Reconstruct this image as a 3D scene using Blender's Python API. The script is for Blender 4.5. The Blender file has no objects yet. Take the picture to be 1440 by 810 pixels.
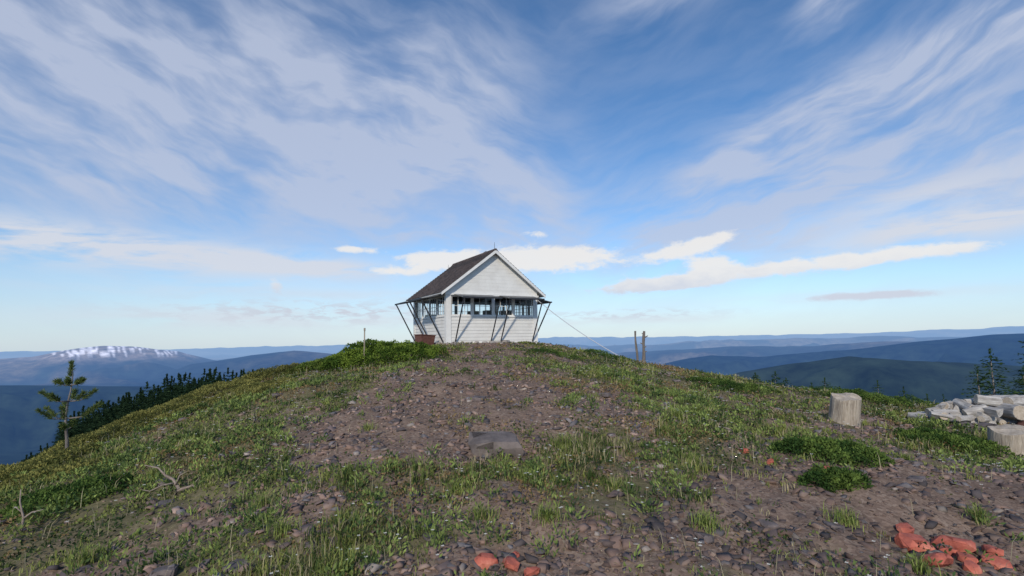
import bpy, math, random
import numpy as np
from mathutils import Vector, Matrix
random.seed(5); rng=np.random.default_rng(11)
scene=bpy.context.scene
COL=scene.collection
EYE=1.6

# ---------------------------------------------------------------- noise
def _h(ix,iy,seed):
    n=(ix.astype(np.int64)*374761393+iy.astype(np.int64)*668265263+seed*1442695041)&0xffffffff
    n=((n^(n>>13))*1274126177)&0xffffffff
    n=n^(n>>16)
    return (n&0xffffff)/float(0xffffff)
def vnoise(x,y,seed=0):
    x=np.asarray(x,float);y=np.asarray(y,float)
    ix=np.floor(x);iy=np.floor(y);fx=x-ix;fy=y-iy
    fx=fx*fx*(3-2*fx);fy=fy*fy*(3-2*fy)
    a=_h(ix,iy,seed);b=_h(ix+1,iy,seed);c=_h(ix,iy+1,seed);d=_h(ix+1,iy+1,seed)
    return (a*(1-fx)+b*fx)*(1-fy)+(c*(1-fx)+d*fx)*fy
def fbm(x,y,seed=0,o=4):
    s=0;a=.5;t=0
    x=np.asarray(x,float);y=np.asarray(y,float)
    for i in range(o):
        s=s+a*vnoise(x,y,seed+i*17);t+=a;a*=.5;x,y=x*1.9+y*.6+3.1,y*1.9-x*.6+7.7
    return s/t
def ridged(x,y,seed=0,o=4):
    s=0;a=.5;t=0
    x=np.asarray(x,float);y=np.asarray(y,float)
    for i in range(o):
        s=s+a*(1-np.abs(2*vnoise(x,y,seed+i*17)-1));t+=a;a*=.5;x,y=x*1.9+y*.6+3.1,y*1.9-x*.6+7.7
    return s/t
def sst(x,a,b):
    t=np.clip((x-a)/(b-a),0,1);return t*t*(3-2*t)

# ---------------------------------------------------------------- hill heights
CP=np.array([
(0,0,0),(0,4,.26),(-1,8,.62),(0,12,.98),(0,16,1.28),(-1,19,1.42),(-2.6,20,1.45),(1.1,22,1.38),(-1.8,23,1.44),(-4.6,23.7,1.25),
(-.5,25.8,1.2),(-3.9,15,.95),(-6.4,17,.88),(-7.5,17,.73),(-9.2,16,.2),(-9.95,14,-.42),(-10,12,-.68),(-9.7,10,-.8),(-4.3,4.5,-.12),(-6,6,-.3),
(-8.5,10,-.47),(-5,10,.42),(-3,7,.38),
(2.4,22,1.16),(3.9,19,.8),(5.45,18,.45),(8.8,17,-.2),(10.5,16,-.52),(11.8,15,-.72),(13.7,14,-.85),(6,9.5,.02),(7.1,7.5,-.1),(8.6,10.5,-.12),
(3.6,3.8,-.05),(3,8,.42),(4,13,.60),
(3,27,.2),(0,30,.0),(-5,28,-.4),(10,22,-1.6),(16,20,-3.2),(19,14,-3.4),(18,6,-2.4),(9,3,-.5),
(-14,17,-2.2),(-14.5,12,-3),(-13,6,-2.2),(-8,3,-.75),(-8,22,-.1),(-10,26,-1.6),
(0,-10,-.9),(12,-8,-2.4),(-12,-8,-2.6)],float)
def _phi(r): return np.where(r>1e-9,r*r*np.log(np.maximum(r,1e-9)),0)
_n=len(CP)
_A=np.zeros((_n+3,_n+3));_d=np.hypot(CP[:,None,0]-CP[None,:,0],CP[:,None,1]-CP[None,:,1])
_A[:_n,:_n]=_phi(_d)+np.eye(_n)*.6
_A[:_n,_n]=1;_A[:_n,_n+1:]=CP[:,:2];_A[_n,:_n]=1;_A[_n+1:,:_n]=CP[:,:2].T
_w=np.linalg.solve(_A,np.concatenate([CP[:,2],[0,0,0]]))
def tps(x,y):
    sh=x.shape;x=x.ravel();y=y.ravel();z=_w[_n]+_w[_n+1]*x+_w[_n+2]*y
    for i in range(_n):
        z=z+_w[i]*_phi(np.hypot(x-CP[i,0],y-CP[i,1]))
    return z.reshape(sh)
KAZ=[-180,-90,-55,-48,-41,-36,-31,-24,-17,0,30,60,90,180]
KV =[.28,.36,.34,.27,.18,.14,.118,.130,.2,.3,.28,.3,.33,.28]
RIDGES=[ # r, steep, table(az, slope), noise amp
 (16000,.20,[(-70,-.03),(-48,-.019),(-43,-.014),(-41,-.006),(-38.5,-.0015),(-36,-.004),(-33,-.012),(-30,-.026),(-20,-.055),(0,-.08)],190),
 (12500,.20,[(-36,-.06),(-32,-.033),(-27,-.02),(-23,-.0145),(-19.5,-.021),(-15,-.036),(-5,-.045),(6,-.04),(12,-.05)],110),
 (46000,.16,[(-70,-.006),(-30,-.006),(-12,-.003),(5,.004),(12,.0025),(20,.002),(35,.004),(45,.010),(70,.010)],420),
 (22000,.16,[(-8,-.035),(-2,-.02),(5,-.011),(12,-.013),(20,-.008),(30,-.004),(45,-.002),(70,0)],360),
 (14500,.20,[(2,-.05),(9,-.03),(16,-.024),(24,-.017),(30,-.016),(36,-.010),(45,-.006),(70,0)],200),
 (9500,.24,[(0,-.09),(8,-.07),(14,-.056),(18,-.042),(21,-.033),(25,-.036),(28,-.031),(33,-.023),(38,-.011),(45,-.001),(70,.0)],170),
 (4200,.34,[(10,-.13),(20,-.075),(24,-.06),(28,-.047),(33,-.034),(38,-.039),(45,-.046),(70,-.05)],70),
 (6500,.28,[(-75,-.05),(-50,-.052),(-45,-.054),(-38,-.062),(-30,-.066),(-22,-.07),(-14,-.085),(0,-.12)],130),
]
def height(x,y,micro=True):
    x=np.asarray(x,float);y=np.asarray(y,float)
    r=np.hypot(x,y);az=np.degrees(np.arctan2(x,y))
    K=np.interp(az,KAZ,KV)
    far=EYE-K*r
    far=far-np.maximum(r-230,0)*.36*(1-sst(K,.2,.27))
    far=far+sst(r,30,90)*(fbm(x/45,y/45,5)-.5)*5*np.minimum(r/200,6)
    rc=np.hypot(x,y-9)
    b=sst(rc,19,34)
    near=np.zeros_like(x)
    m=rc<35
    if m.any(): near[m]=tps(x[m],y[m])
    z=near*(1-b)+far*b
    if micro:
        mi=(fbm(x*.55,y*.55,3)-.5)*.26+(fbm(x*1.9,y*1.9,9)-.5)*.15+(fbm(x*6,y*6,13,2)-.5)*.055
        dc=np.hypot(x+1.8,y-22.9)
        mi=mi*(1-sst(r,60,200))*(sst(dc,2.5,4.5)*.85+.15)
        z=z+mi
    m=r>400
    if m.any():
        xm,ym,rm,am=x[m],y[m],r[m],az[m]
        fl=-820+(ridged(xm/3800,ym/3800,21)-.5)*420
        zz=np.maximum(z[m],fl)
        for (R,st,tab,na) in RIDGES:
            a=[t[0] for t in tab];v=[t[1] for t in tab]
            Rr=R*(1+.14*(fbm(am/9+R,am*0+R*.01,31,3)-.5))
            crest=EYE+np.interp(am,a,v)*R+na*.5*(fbm(am*R/70000.+R,am*0,77,4)-.5)
            edge=sst(am,a[0]-6,a[0])*(1-sst(am,a[-1],a[-1]+8))
            d=np.abs(rm-Rr)
            g=(ridged(xm/(R*.09),ym/(R*.09),41,5)-.62)*na*3.2*sst(d,0,R*.12)
            h=crest-np.sqrt(d*d+(R*.018)**2)*st+R*.018*st+g
            h=h*edge-1200*(1-edge)
            zz=np.maximum(zz,h)
        z=z.copy();z[m]=zz
    return z
def gz(x,y): return float(height(np.array([x],float),np.array([y],float))[0])

def vegmap(x,y):
    v=fbm(x*.62+4,y*.36,51,4)*1.0+.6*fbm(x*2.4,y*1.6,61,3)
    v=(v-.80)*3.3+.80
    e=lambda cx,cy,rx,ry:np.exp(-(((x-cx)/rx)**2+((y-cy)/ry)**2))
    v=v-1.0*e(-1.7,11,1.6,5.4)-.6*e(-.9,16,1.2,4)-.75*e(-2.5,7.3,1.5,1.7)-.4*e(.7,9.5,.9,2.4)-.35*e(-1.2,6.2,.9,.8)
    v=v-.95*e(2.1,4.1,1.4,.9)-.95*e(3.6,4.3,1.4,1.1)-.8*e(0,3.4,.6,.3)-.5*e(8.5,8.5,1.6,.8)-.5*e(-3.2,4.6,1.0,.7)-.5*e(1.1,5.2,.5,.7)-.5*e(5.2,5.4,.9,.8)
    v=v+.8*e(-.3,4.9,1.1,.7)+.5*e(5.5,13,5,4)+.5*e(-6.5,10,3,5)+.35*e(-5.5,6,1.5,1.5)+.4*e(2.7,6.9,1.5,1)+.3*e(-2.0,4.1,.6,.6)
    return np.clip(v,0,1)

# ---------------------------------------------------------------- helpers
def set_meta(o,label=None,category=None,kind=None,group=None):
    if label:o["label"]=label
    if category:o["category"]=category
    if kind:o["kind"]=kind
    if group:o["group"]=group
    return o
def mesh_tri(name,V,T,mats,col=None,smooth=False,matidx=None):
    me=bpy.data.meshes.new(name)
    V=np.ascontiguousarray(V,dtype=np.float32);T=np.ascontiguousarray(T,dtype=np.int32)
    k=T.shape[1]
    me.vertices.add(len(V));me.vertices.foreach_set("co",V.ravel())
    me.loops.add(T.size);me.loops.foreach_set("vertex_index",T.ravel())
    me.polygons.add(len(T))
    me.polygons.foreach_set("loop_start",np.arange(0,T.size,k,dtype=np.int32))
    try: me.polygons.foreach_set("loop_total",np.full(len(T),k,dtype=np.int32))
    except Exception: pass
    if smooth: me.polygons.foreach_set("use_smooth",np.ones(len(T),dtype=bool))
    if matidx is not None: me.polygons.foreach_set("material_index",matidx.astype(np.int32))
    me.update(calc_edges=True)
    if col is not None:
        a=me.color_attributes.new("Col",'FLOAT_COLOR','POINT')
        c=np.ones((len(V),4),np.float32);c[:,:3]=col[:,:3]
        a.data.foreach_set("color",c.ravel())
    for m in (mats if isinstance(mats,(list,tuple)) else [mats]): me.materials.append(m)
    me.validate()
    o=bpy.data.objects.new(name,me);COL.objects.link(o);return o
class MB:
    def __init__(s): s.v=[];s.f=[];s.m=[];s.c=[]
    def box(s,x0,x1,y0,y1,z0,z1,m=0,M=None):
        s.hexa([(x0,y0,z0),(x1,y0,z0),(x1,y1,z0),(x0,y1,z0),(x0,y0,z1),(x1,y0,z1),(x1,y1,z1),(x0,y1,z1)],m,M)
    def hexa(s,p,m=0,M=None):
        b=len(s.v)
        for q in p:
            q=Vector(q)
            s.v.append(tuple(M@q) if M else tuple(q))
        for f in ((0,3,2,1),(4,5,6,7),(0,1,5,4),(1,2,6,5),(2,3,7,6),(3,0,4,7)):
            s.f.append(tuple(b+i for i in f));s.m.append(m)
    def face(s,pts,m=0):
        b=len(s.v);s.v+= [tuple(p) for p in pts];s.f.append(tuple(range(b,b+len(pts))));s.m.append(m)
    def tube(s,pts,rad,n=8,m=0,mcap=None,jit=0,cap=True):
        if mcap is None:mcap=m
        pts=[Vector(p) for p in pts];rings=[]
        ph=random.uniform(0,6)
        for i,p in enumerate(pts):
            d=(pts[min(i+1,len(pts)-1)]-pts[max(i-1,0)]).normalized()
            up=Vector((0,0,1)) if abs(d.z)<.95 else Vector((1,0,0))
            a=d.cross(up).normalized();b=a.cross(d).normalized()
            r=rad[i] if hasattr(rad,'__len__') else rad
            st=len(s.v)
            for k in range(n):
                t=2*math.pi*k/n
                rr=r*(1+jit*math.sin(t*2+ph)*.8+jit*.5*math.sin(t*3+ph*2)+jit*random.uniform(-.35,.35))
                s.v.append(tuple(p+a*math.cos(t)*rr+b*math.sin(t)*rr))
            rings.append(st)
        for i in range(len(rings)-1):
            for k in range(n):
                k2=(k+1)%n
                s.f.append((rings[i]+k,rings[i+1]+k,rings[i+1]+k2,rings[i]+k2));s.m.append(m)
        if cap:
            s.f.append(tuple(rings[0]+k for k in range(n)));s.m.append(mcap)
            s.f.append(tuple(rings[-1]+k for k in reversed(range(n))));s.m.append(mcap)
    def obj(s,name,mats,smooth=False,parent=None,bevel=0):
        me=bpy.data.meshes.new(name);me.from_pydata(s.v,[],s.f)
        for m in (mats if isinstance(mats,(list,tuple)) else [mats]): me.materials.append(m)
        me.polygons.foreach_set("material_index",np.array(s.m,dtype=np.int32))
        if smooth: me.polygons.foreach_set("use_smooth",np.ones(len(s.f),dtype=bool))
        me.update()
        o=bpy.data.objects.new(name,me);COL.objects.link(o)
        if parent:o.parent=parent
        if bevel:
            b=o.modifiers.new("bevel",'BEVEL');b.width=bevel;b.segments=1
        return o
def empty(name,loc,rz=0):
    o=bpy.data.objects.new(name,None);o.location=loc;o.rotation_euler=(0,0,rz);o.empty_display_size=.3;COL.objects.link(o);return o

# ---------------------------------------------------------------- materials
def newmat(name):
    m=bpy.data.materials.new(name);m.use_nodes=True;nt=m.node_tree;nt.nodes.clear()
    out=nt.nodes.new('ShaderNodeOutputMaterial');return m,nt,out
def N(nt,t,**k):
    n=nt.nodes.new(t)
    for a,b in k.items():
        if a in ('op',):n.operation=b
        else:setattr(n,a,b)
    return n
def L(nt,a,b): nt.links.new(a,b)
def noise_mat(name,c1,c2,scale=8,rough=.85,bump=.3,stretch=(1,1,1),c3=None,bdist=.02,coord='Object',attr=False,metal=0):
    m,nt,out=newmat(name)
    p=N(nt,'ShaderNodeBsdfPrincipled');p.inputs['Roughness'].default_value=rough;p.inputs['Metallic'].default_value=metal
    tc=N(nt,'ShaderNodeTexCoord');mp=N(nt,'ShaderNodeMapping');mp.inputs['Scale'].default_value=stretch
    L(nt,tc.outputs[coord],mp.inputs[0])
    no=N(nt,'ShaderNodeTexNoise');no.inputs['Scale'].default_value=scale;no.inputs['Detail'].default_value=5;no.inputs['Roughness'].default_value=.65
    L(nt,mp.outputs[0],no.inputs['Vector'])
    cr=N(nt,'ShaderNodeValToRGB');cr.color_ramp.elements[0].position=.32;cr.color_ramp.elements[1].position=.68
    cr.color_ramp.elements[0].color=(*c1,1);cr.color_ramp.elements[1].color=(*c2,1)
    if c3:
        e=cr.color_ramp.elements.new(.5);e.color=(*c3,1)
    L(nt,no.outputs['Fac'],cr.inputs[0])
    src=cr.outputs[0]
    if attr:
        at=N(nt,'ShaderNodeAttribute');at.attribute_name='Col'
        mx=N(nt,'ShaderNodeMix',data_type='RGBA',blend_type='MULTIPLY');mx.inputs[0].default_value=1
        L(nt,at.outputs['Color'],mx.inputs[6]);L(nt,src,mx.inputs[7]);src=mx.outputs[2]
    L(nt,src,p.inputs['Base Color'])
    if bump:
        n2=N(nt,'ShaderNodeTexNoise');n2.inputs['Scale'].default_value=scale*3;n2.inputs['Detail'].default_value=4
        L(nt,mp.outputs[0],n2.inputs['Vector'])
        b=N(nt,'ShaderNodeBump');b.inputs['Strength'].default_value=bump;b.inputs['Distance'].default_value=bdist
        L(nt,n2.outputs['Fac'],b.inputs['Height']);L(nt,b.outputs[0],p.inputs['Normal'])
    L(nt,p.outputs[0],out.inputs[0]);return m
def leaf_mat(name):
    m,nt,out=newmat(name)
    at=N(nt,'ShaderNodeAttribute');at.attribute_name='Col'
    d=N(nt,'ShaderNodeBsdfDiffuse')
    t=N(nt,'ShaderNodeBsdfTranslucent');mx=N(nt,'ShaderNodeMixShader');mx.inputs[0].default_value=.3
    L(nt,at.outputs['Color'],d.inputs['Color']);L(nt,at.outputs['Color'],t.inputs['Color'])
    L(nt,d.outputs[0],mx.inputs[1]);L(nt,t.outputs[0],mx.inputs[2]);L(nt,mx.outputs[0],out.inputs[0]);return m
LEAF=leaf_mat("foliage");NEEDLE=leaf_mat("needles")
PAINT=noise_mat("weathered_white_paint",(.66,.635,.595),(.77,.75,.71),2.2,.7,.05,(1,1,1),c3=(.72,.70,.66),bdist=.002)
PAINT2=noise_mat("grey_white_boards",(.34,.34,.33),(.58,.57,.55),5,.8,.2,(1,1,1),bdist=.004)
TRIM=noise_mat("white_trim_paint",(.70,.68,.645),(.80,.785,.75),3,.6,.05,bdist=.002)
GROOVE=noise_mat("board_shadow_gap",(.42,.40,.38),(.52,.50,.47),3,.8,0)
DARKM=noise_mat("dark_strut_metal",(.015,.017,.022),(.035,.035,.04),20,.6,.0)
INT=noise_mat("interior_wood",(.08,.055,.04),(.14,.10,.07),6,.8,0)
RUST=noise_mat("rusty_brown_metal",(.09,.035,.025),(.15,.065,.05),14,.85,.3)
STONE=noise_mat("shale_stone",(.7,.66,.66),(1.2,1.14,1.12),6,.85,0,attr=True)
ROCKG=noise_mat("grey_purple_rock",(.08,.065,.062),(.20,.16,.15),7,.85,.6,c3=(.13,.105,.10))
ROCKR=noise_mat("brick_red_rock",(.22,.06,.045),(.66,.25,.17),4,.88,.8,c3=(.50,.13,.085))
ROCKP=noise_mat("pale_foundation_stone",(.24,.21,.19),(.42,.39,.36),5,.9,.6)
BARK=noise_mat("grey_bark",(.09,.075,.065),(.26,.23,.21),9,.95,.8,(1,1,.3))
STUMPW=noise_mat("tan_grey_weathered_wood",(.20,.16,.12),(.50,.43,.34),9,.9,.8,(3,3,.35),c3=(.36,.30,.235))
POSTW=noise_mat("dark_weathered_wood",(.09,.075,.065),(.22,.19,.165),9,.9,.6,(3,3,.5))
LOGW=noise_mat("silver_grey_log",(.22,.20,.18),(.56,.53,.49),5,.9,.7,(.6,3,3),c3=(.40,.37,.34))
CUT=noise_mat("cut_wood_face",(.30,.24,.175),(.55,.47,.38),12,.85,.4)
DEAD=noise_mat("dry_dead_wood",(.20,.15,.12),(.36,.29,.24),12,.9,.5)

def shingle():
    m,nt,out=newmat("dark_brown_shingles")
    p=N(nt,'ShaderNodeBsdfPrincipled');p.inputs['Roughness'].default_value=.9
    tc=N(nt,'ShaderNodeTexCoord');br=N(nt,'ShaderNodeTexBrick')
    mp=N(nt,'ShaderNodeMapping');mp.inputs['Rotation'].default_value=(0,0,math.pi/2)
    L(nt,tc.outputs['Object'],mp.inputs[0]);L(nt,mp.outputs[0],br.inputs['Vector'])
    br.inputs['Color1'].default_value=(.055,.038,.033,1);br.inputs['Color2'].default_value=(.11,.078,.066,1);br.inputs['Mortar'].default_value=(.025,.02,.018,1)
    br.inputs['Scale'].default_value=1;br.inputs['Brick Width'].default_value=.16;br.inputs['Row Height'].default_value=.13;br.inputs['Mortar Size'].default_value=.012
    no=N(nt,'ShaderNodeTexNoise');no.inputs['Scale'].default_value=3;no.inputs['Detail'].default_value=6
    L(nt,tc.outputs['Object'],no.inputs[0])
    mx=N(nt,'ShaderNodeMix',data_type='RGBA',blend_type='OVERLAY');mx.inputs[0].default_value=.7
    L(nt,br.outputs[0],mx.inputs[6]);L(nt,no.outputs[0],mx.inputs[7]);L(nt,mx.outputs[2],p.inputs['Base Color'])
    L(nt,p.outputs[0],out.inputs[0]);return m
SHING=shingle()
def glassm():
    m,nt,out=newmat("window_glass")
    t=N(nt,'ShaderNodeBsdfTransparent');t.inputs[0].default_value=(.93,.94,.94,1)
    g=N(nt,'ShaderNodeBsdfGlossy');g.inputs['Roughness'].default_value=.03;g.inputs[0].default_value=(.9,.95,1,1)
    f=N(nt,'ShaderNodeFresnel');f.inputs[0].default_value=1.35
    mx=N(nt,'ShaderNodeMixShader');L(nt,f.outputs[0],mx.inputs[0]);L(nt,t.outputs[0],mx.inputs[1]);L(nt,g.outputs[0],mx.inputs[2])
    L(nt,mx.outputs[0],out.inputs[0]);return m
GLASS=glassm()

def groundmat():
    m,nt,out=newmat("hilltop_ground")
    p=N(nt,'ShaderNodeBsdfDiffuse')
    geo=N(nt,'ShaderNodeNewGeometry');at=N(nt,'ShaderNodeAttribute');at.attribute_name='Col'
    def noise(s,d=5,r=.6):
        n=N(nt,'ShaderNodeTexNoise');n.inputs['Scale'].default_value=s;n.inputs['Detail'].default_value=d;n.inputs['Roughness'].default_value=r
        L(nt,geo.outputs['Position'],n.inputs['Vector']);return n
    v=N(nt,'ShaderNodeTexVoronoi');v.inputs['Scale'].default_value=38;L(nt,geo.outputs['Position'],v.inputs['Vector'])
    cr=N(nt,'ShaderNodeValToRGB');E=cr.color_ramp.elements
    E[0].position=0;E[0].color=(.09,.065,.055,1);E[1].position=1;E[1].color=(.37,.29,.235,1)
    e=E.new(.35);e.color=(.19,.135,.108,1);e=E.new(.7);e.color=(.265,.19,.15,1)
    sp=N(nt,'ShaderNodeSeparateColor');L(nt,v.outputs['Color'],sp.inputs[0]);L(nt,sp.outputs[0],cr.inputs[0])
    n1=noise(1.6);c2=N(nt,'ShaderNodeValToRGB');c2.color_ramp.elements[0].position=.3;c2.color_ramp.elements[1].position=.7
    c2.color_ramp.elements[0].color=(.135,.093,.073,1);c2.color_ramp.elements[1].color=(.30,.215,.16,1);L(nt,n1.outputs['Fac'],c2.inputs[0])
    mx=N(nt,'ShaderNodeMix',data_type='RGBA');mx.inputs[0].default_value=.5;L(nt,cr.outputs[0],mx.inputs[6]);L(nt,c2.outputs[0],mx.inputs[7])
    n2=noise(7,6,.7);c3=N(nt,'ShaderNodeValToRGB');c3.color_ramp.elements[0].position=.3;c3.color_ramp.elements[1].position=.7
    c3.color_ramp.elements[0].color=(.06,.07,.03,1);c3.color_ramp.elements[1].color=(.20,.19,.085,1);L(nt,n2.outputs['Fac'],c3.inputs[0])
    n3=noise(18,5,.7)
    sv=N(nt,'ShaderNodeSeparateColor');L(nt,at.outputs['Color'],sv.inputs[0])
    a=N(nt,'ShaderNodeMath',op='ADD');L(nt,sv.outputs[0],a.inputs[0]);L(nt,n3.outputs['Fac'],a.inputs[1])
    s=N(nt,'ShaderNodeMapRange');s.inputs[1].default_value=.85;s.inputs[2].default_value=1.5;L(nt,a.outputs[0],s.inputs[0])
    s.inputs[4].default_value=.7
    m2=N(nt,'ShaderNodeMix',data_type='RGBA');L(nt,s.outputs[0],m2.inputs[0]);L(nt,mx.outputs[2],m2.inputs[6]);L(nt,c3.outputs[0],m2.inputs[7])
    L(nt,m2.outputs[2],p.inputs['Color'])
    b=N(nt,'ShaderNodeBump');b.inputs['Strength'].default_value=.7;b.inputs['Distance'].default_value=.02
    L(nt,n3.outputs['Fac'],b.inputs['Height']);L(nt,b.outputs[0],p.inputs['Normal'])
    L(nt,p.outputs[0],out.inputs[0]);return m
def farmat():
    m,nt,out=newmat("forested_hills_painted_haze")
    d=N(nt,'ShaderNodeBsdfDiffuse');at=N(nt,'ShaderNodeAttribute');at.attribute_name='Col'
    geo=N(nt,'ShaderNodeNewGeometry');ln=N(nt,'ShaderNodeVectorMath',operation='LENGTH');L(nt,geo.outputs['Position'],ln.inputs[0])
    n=N(nt,'ShaderNodeTexNoise');n.inputs['Scale'].default_value=.0045;n.inputs['Detail'].default_value=9;n.inputs['Roughness'].default_value=.65;L(nt,geo.outputs['Position'],n.inputs[0])
    mr=N(nt,'ShaderNodeMapRange');mr.inputs[1].default_value=.35;mr.inputs[2].default_value=.65;mr.inputs[3].default_value=.45;mr.inputs[4].default_value=1.5;L(nt,n.outputs['Fac'],mr.inputs[0])
    vm=N(nt,'ShaderNodeVectorMath',operation='SCALE');L(nt,at.outputs['Color'],vm.inputs[0]);L(nt,mr.outputs[0],vm.inputs[3])
    L(nt,vm.outputs[0],d.inputs[0])
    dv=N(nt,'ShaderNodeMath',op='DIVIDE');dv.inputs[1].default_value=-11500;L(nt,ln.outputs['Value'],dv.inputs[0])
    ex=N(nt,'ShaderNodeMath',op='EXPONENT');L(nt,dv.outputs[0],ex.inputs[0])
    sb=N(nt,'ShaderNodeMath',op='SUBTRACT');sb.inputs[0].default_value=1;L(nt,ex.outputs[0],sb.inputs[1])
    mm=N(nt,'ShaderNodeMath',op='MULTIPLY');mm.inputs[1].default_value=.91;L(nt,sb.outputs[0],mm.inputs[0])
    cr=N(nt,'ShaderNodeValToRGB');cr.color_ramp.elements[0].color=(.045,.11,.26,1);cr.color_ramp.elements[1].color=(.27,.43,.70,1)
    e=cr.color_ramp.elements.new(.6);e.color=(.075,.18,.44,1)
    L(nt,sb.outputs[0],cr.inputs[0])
    em=N(nt,'ShaderNodeEmission');L(nt,cr.outputs[0],em.inputs[0])  # aerial haze painted as blue emission, stronger with distance from the hilltop
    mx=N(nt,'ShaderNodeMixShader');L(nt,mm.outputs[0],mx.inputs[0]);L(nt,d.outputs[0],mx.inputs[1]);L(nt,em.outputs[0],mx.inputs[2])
    L(nt,mx.outputs[0],out.inputs[0]);m.cycles.emission_sampling='NONE';return m
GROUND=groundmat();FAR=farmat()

# ---------------------------------------------------------------- ground sheet
azs=np.concatenate([np.arange(-58,58,.17),np.arange(58,302,2.0)])
rs=np.concatenate([np.array([.4,.8]),np.exp(np.arange(math.log(1.2),math.log(90000),.0185))])
AZ,RR=np.meshgrid(np.radians(azs),rs,indexing='ij')
X=RR*np.sin(AZ);Y=RR*np.cos(AZ);Z=height(X,Y)
na,nr=X.shape
V=np.stack([X,Y,Z],-1).reshape(-1,3)
idx=np.arange(na*nr).reshape(na,nr);nx=np.roll(idx,-1,axis=0)
Q=np.stack([idx[:,:-1],idx[:,1:],nx[:,1:],nx[:,:-1]],-1)
rmid=np.broadcast_to(rs[:-1],(na,nr-1)).ravel()
Q=Q.reshape(-1,4)[:, ::-1]
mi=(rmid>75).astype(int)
xf,yf,zf=V[:,0],V[:,1],V[:,2];rf=np.hypot(xf,yf);azf=np.degrees(np.arctan2(xf,yf))
col=np.zeros((len(V),3))
vg=vegmap(xf,yf);vg=np.where(rf>30,np.clip(vg+.3,0,1),vg)
col[:,0]=vg
fn=fbm(xf/900,yf/900,91,4);fm=rf>75
forest=np.stack([.015+.03*fn,.030+.03*fn,.022+.014*fn],-1)
brown=np.array([.40,.28,.15])
bm=sst(fbm(xf/1500,yf/1500,191,5),.49,.62)[:,None]*.7*sst(rf,10000,15000)[:,None]
colf=forest*(1-bm)+brown*bm
sn=(np.abs(azf+38)<8)&(rf>12000)&(rf<18500)
alp=np.where(sn,sst(zf+(fbm(xf/300,yf/300,6,3)-.5)*200,-400,-220),0)[:,None]
colf=colf*(1-alp)+np.array([.55,.40,.28])*alp
sf=ridged(azf*2.6+fbm(xf/500,yf/500,3,3)*1.4,zf/300,15,4)*.65+.35*fbm(azf*9,zf/90,25,3)
snow=np.where(sn,sst(zf,-270,-190),0)*sst(sf+.10*sst(zf,-250,-20),.655,.70)
colf=colf*(1-snow[:,None])+np.array([2.3,2.05,1.95])*snow[:,None]
col[fm]=colf[fm]
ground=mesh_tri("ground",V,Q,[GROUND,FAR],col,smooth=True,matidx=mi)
set_meta(ground,kind="structure",label="stony grassy hilltop falling to forested mountain ranges with haze painted into their colour",category="ground")

# ---------------------------------------------------------------- leaf / blade generators
def leaves(C,D,S,Ln,W,col,fold=.15):
    n=len(C);U=np.cross(D,S)
    b=C;t=C+D*Ln[:,None];m=C+D*(Ln*.5)[:,None]
    l=m+S*(W*.5)[:,None]+U*(W*fold)[:,None];r=m-S*(W*.5)[:,None]+U*(W*fold)[:,None]
    V=np.stack([b,l,t,r],1).reshape(-1,3)
    i=np.arange(n)[:,None]*4
    T=np.concatenate([i+np.array([[0,1,2]]),i+np.array([[0,2,3]])],1).reshape(-1,3)
    return V,T,np.repeat(col,4,axis=0)
def norm(v): return v/np.maximum(np.linalg.norm(v,axis=-1,keepdims=True),1e-9)
def randdirs(n,up=0.3,seed=None):
    d=rng.normal(size=(n,3));d[:,2]=np.abs(d[:,2])*up*2;return norm(d)
def sides(D):
    r=rng.normal(size=D.shape);return norm(np.cross(D,r))
def blades(P,H,Wd,lean,col):
    n=len(P);a=rng.uniform(0,2*math.pi,n)
    o=np.stack([np.cos(a),np.sin(a),0*a],-1);s=np.stack([-np.sin(a),np.cos(a),0*a],-1)
    up=np.array([0,0,1.])
    mid=P+up*(H*.55)[:,None]+o*(H*lean*.3)[:,None]
    tip=P+up*(H*(1-.35*lean))[:,None]+o*(H*lean)[:,None]
    V=np.stack([P-s*(Wd*.5)[:,None],P+s*(Wd*.5)[:,None],mid-s*(Wd*.4)[:,None],mid+s*(Wd*.4)[:,None],tip],1).reshape(-1,3)
    i=np.arange(n)[:,None]*5
    T=np.concatenate([i+np.array([[0,1,3]]),i+np.array([[0,3,2]]),i+np.array([[2,3,4]])],1).reshape(-1,3)
    return V,T,np.repeat(col,5,axis=0)
def scatter(n,rmin,rmax,azl=54,pw=1.0):
    r=rmin+(rmax-rmin)*rng.uniform(0,1,n)**pw
    a=np.radians(rng.uniform(-azl,azl,n));return r*np.sin(a),r*np.cos(a)
def incabin(x,y,pad=.0):
    ca,sa=math.cos(math.radians(28.4)),math.sin(math.radians(28.4))
    dx=x+1.78;dy=y-22.89
    u=dx*ca+dy*sa;v=-dx*sa+dy*ca
    return (np.abs(u)<2.2+pad)&(np.abs(v)<2.2+pad)

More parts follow.
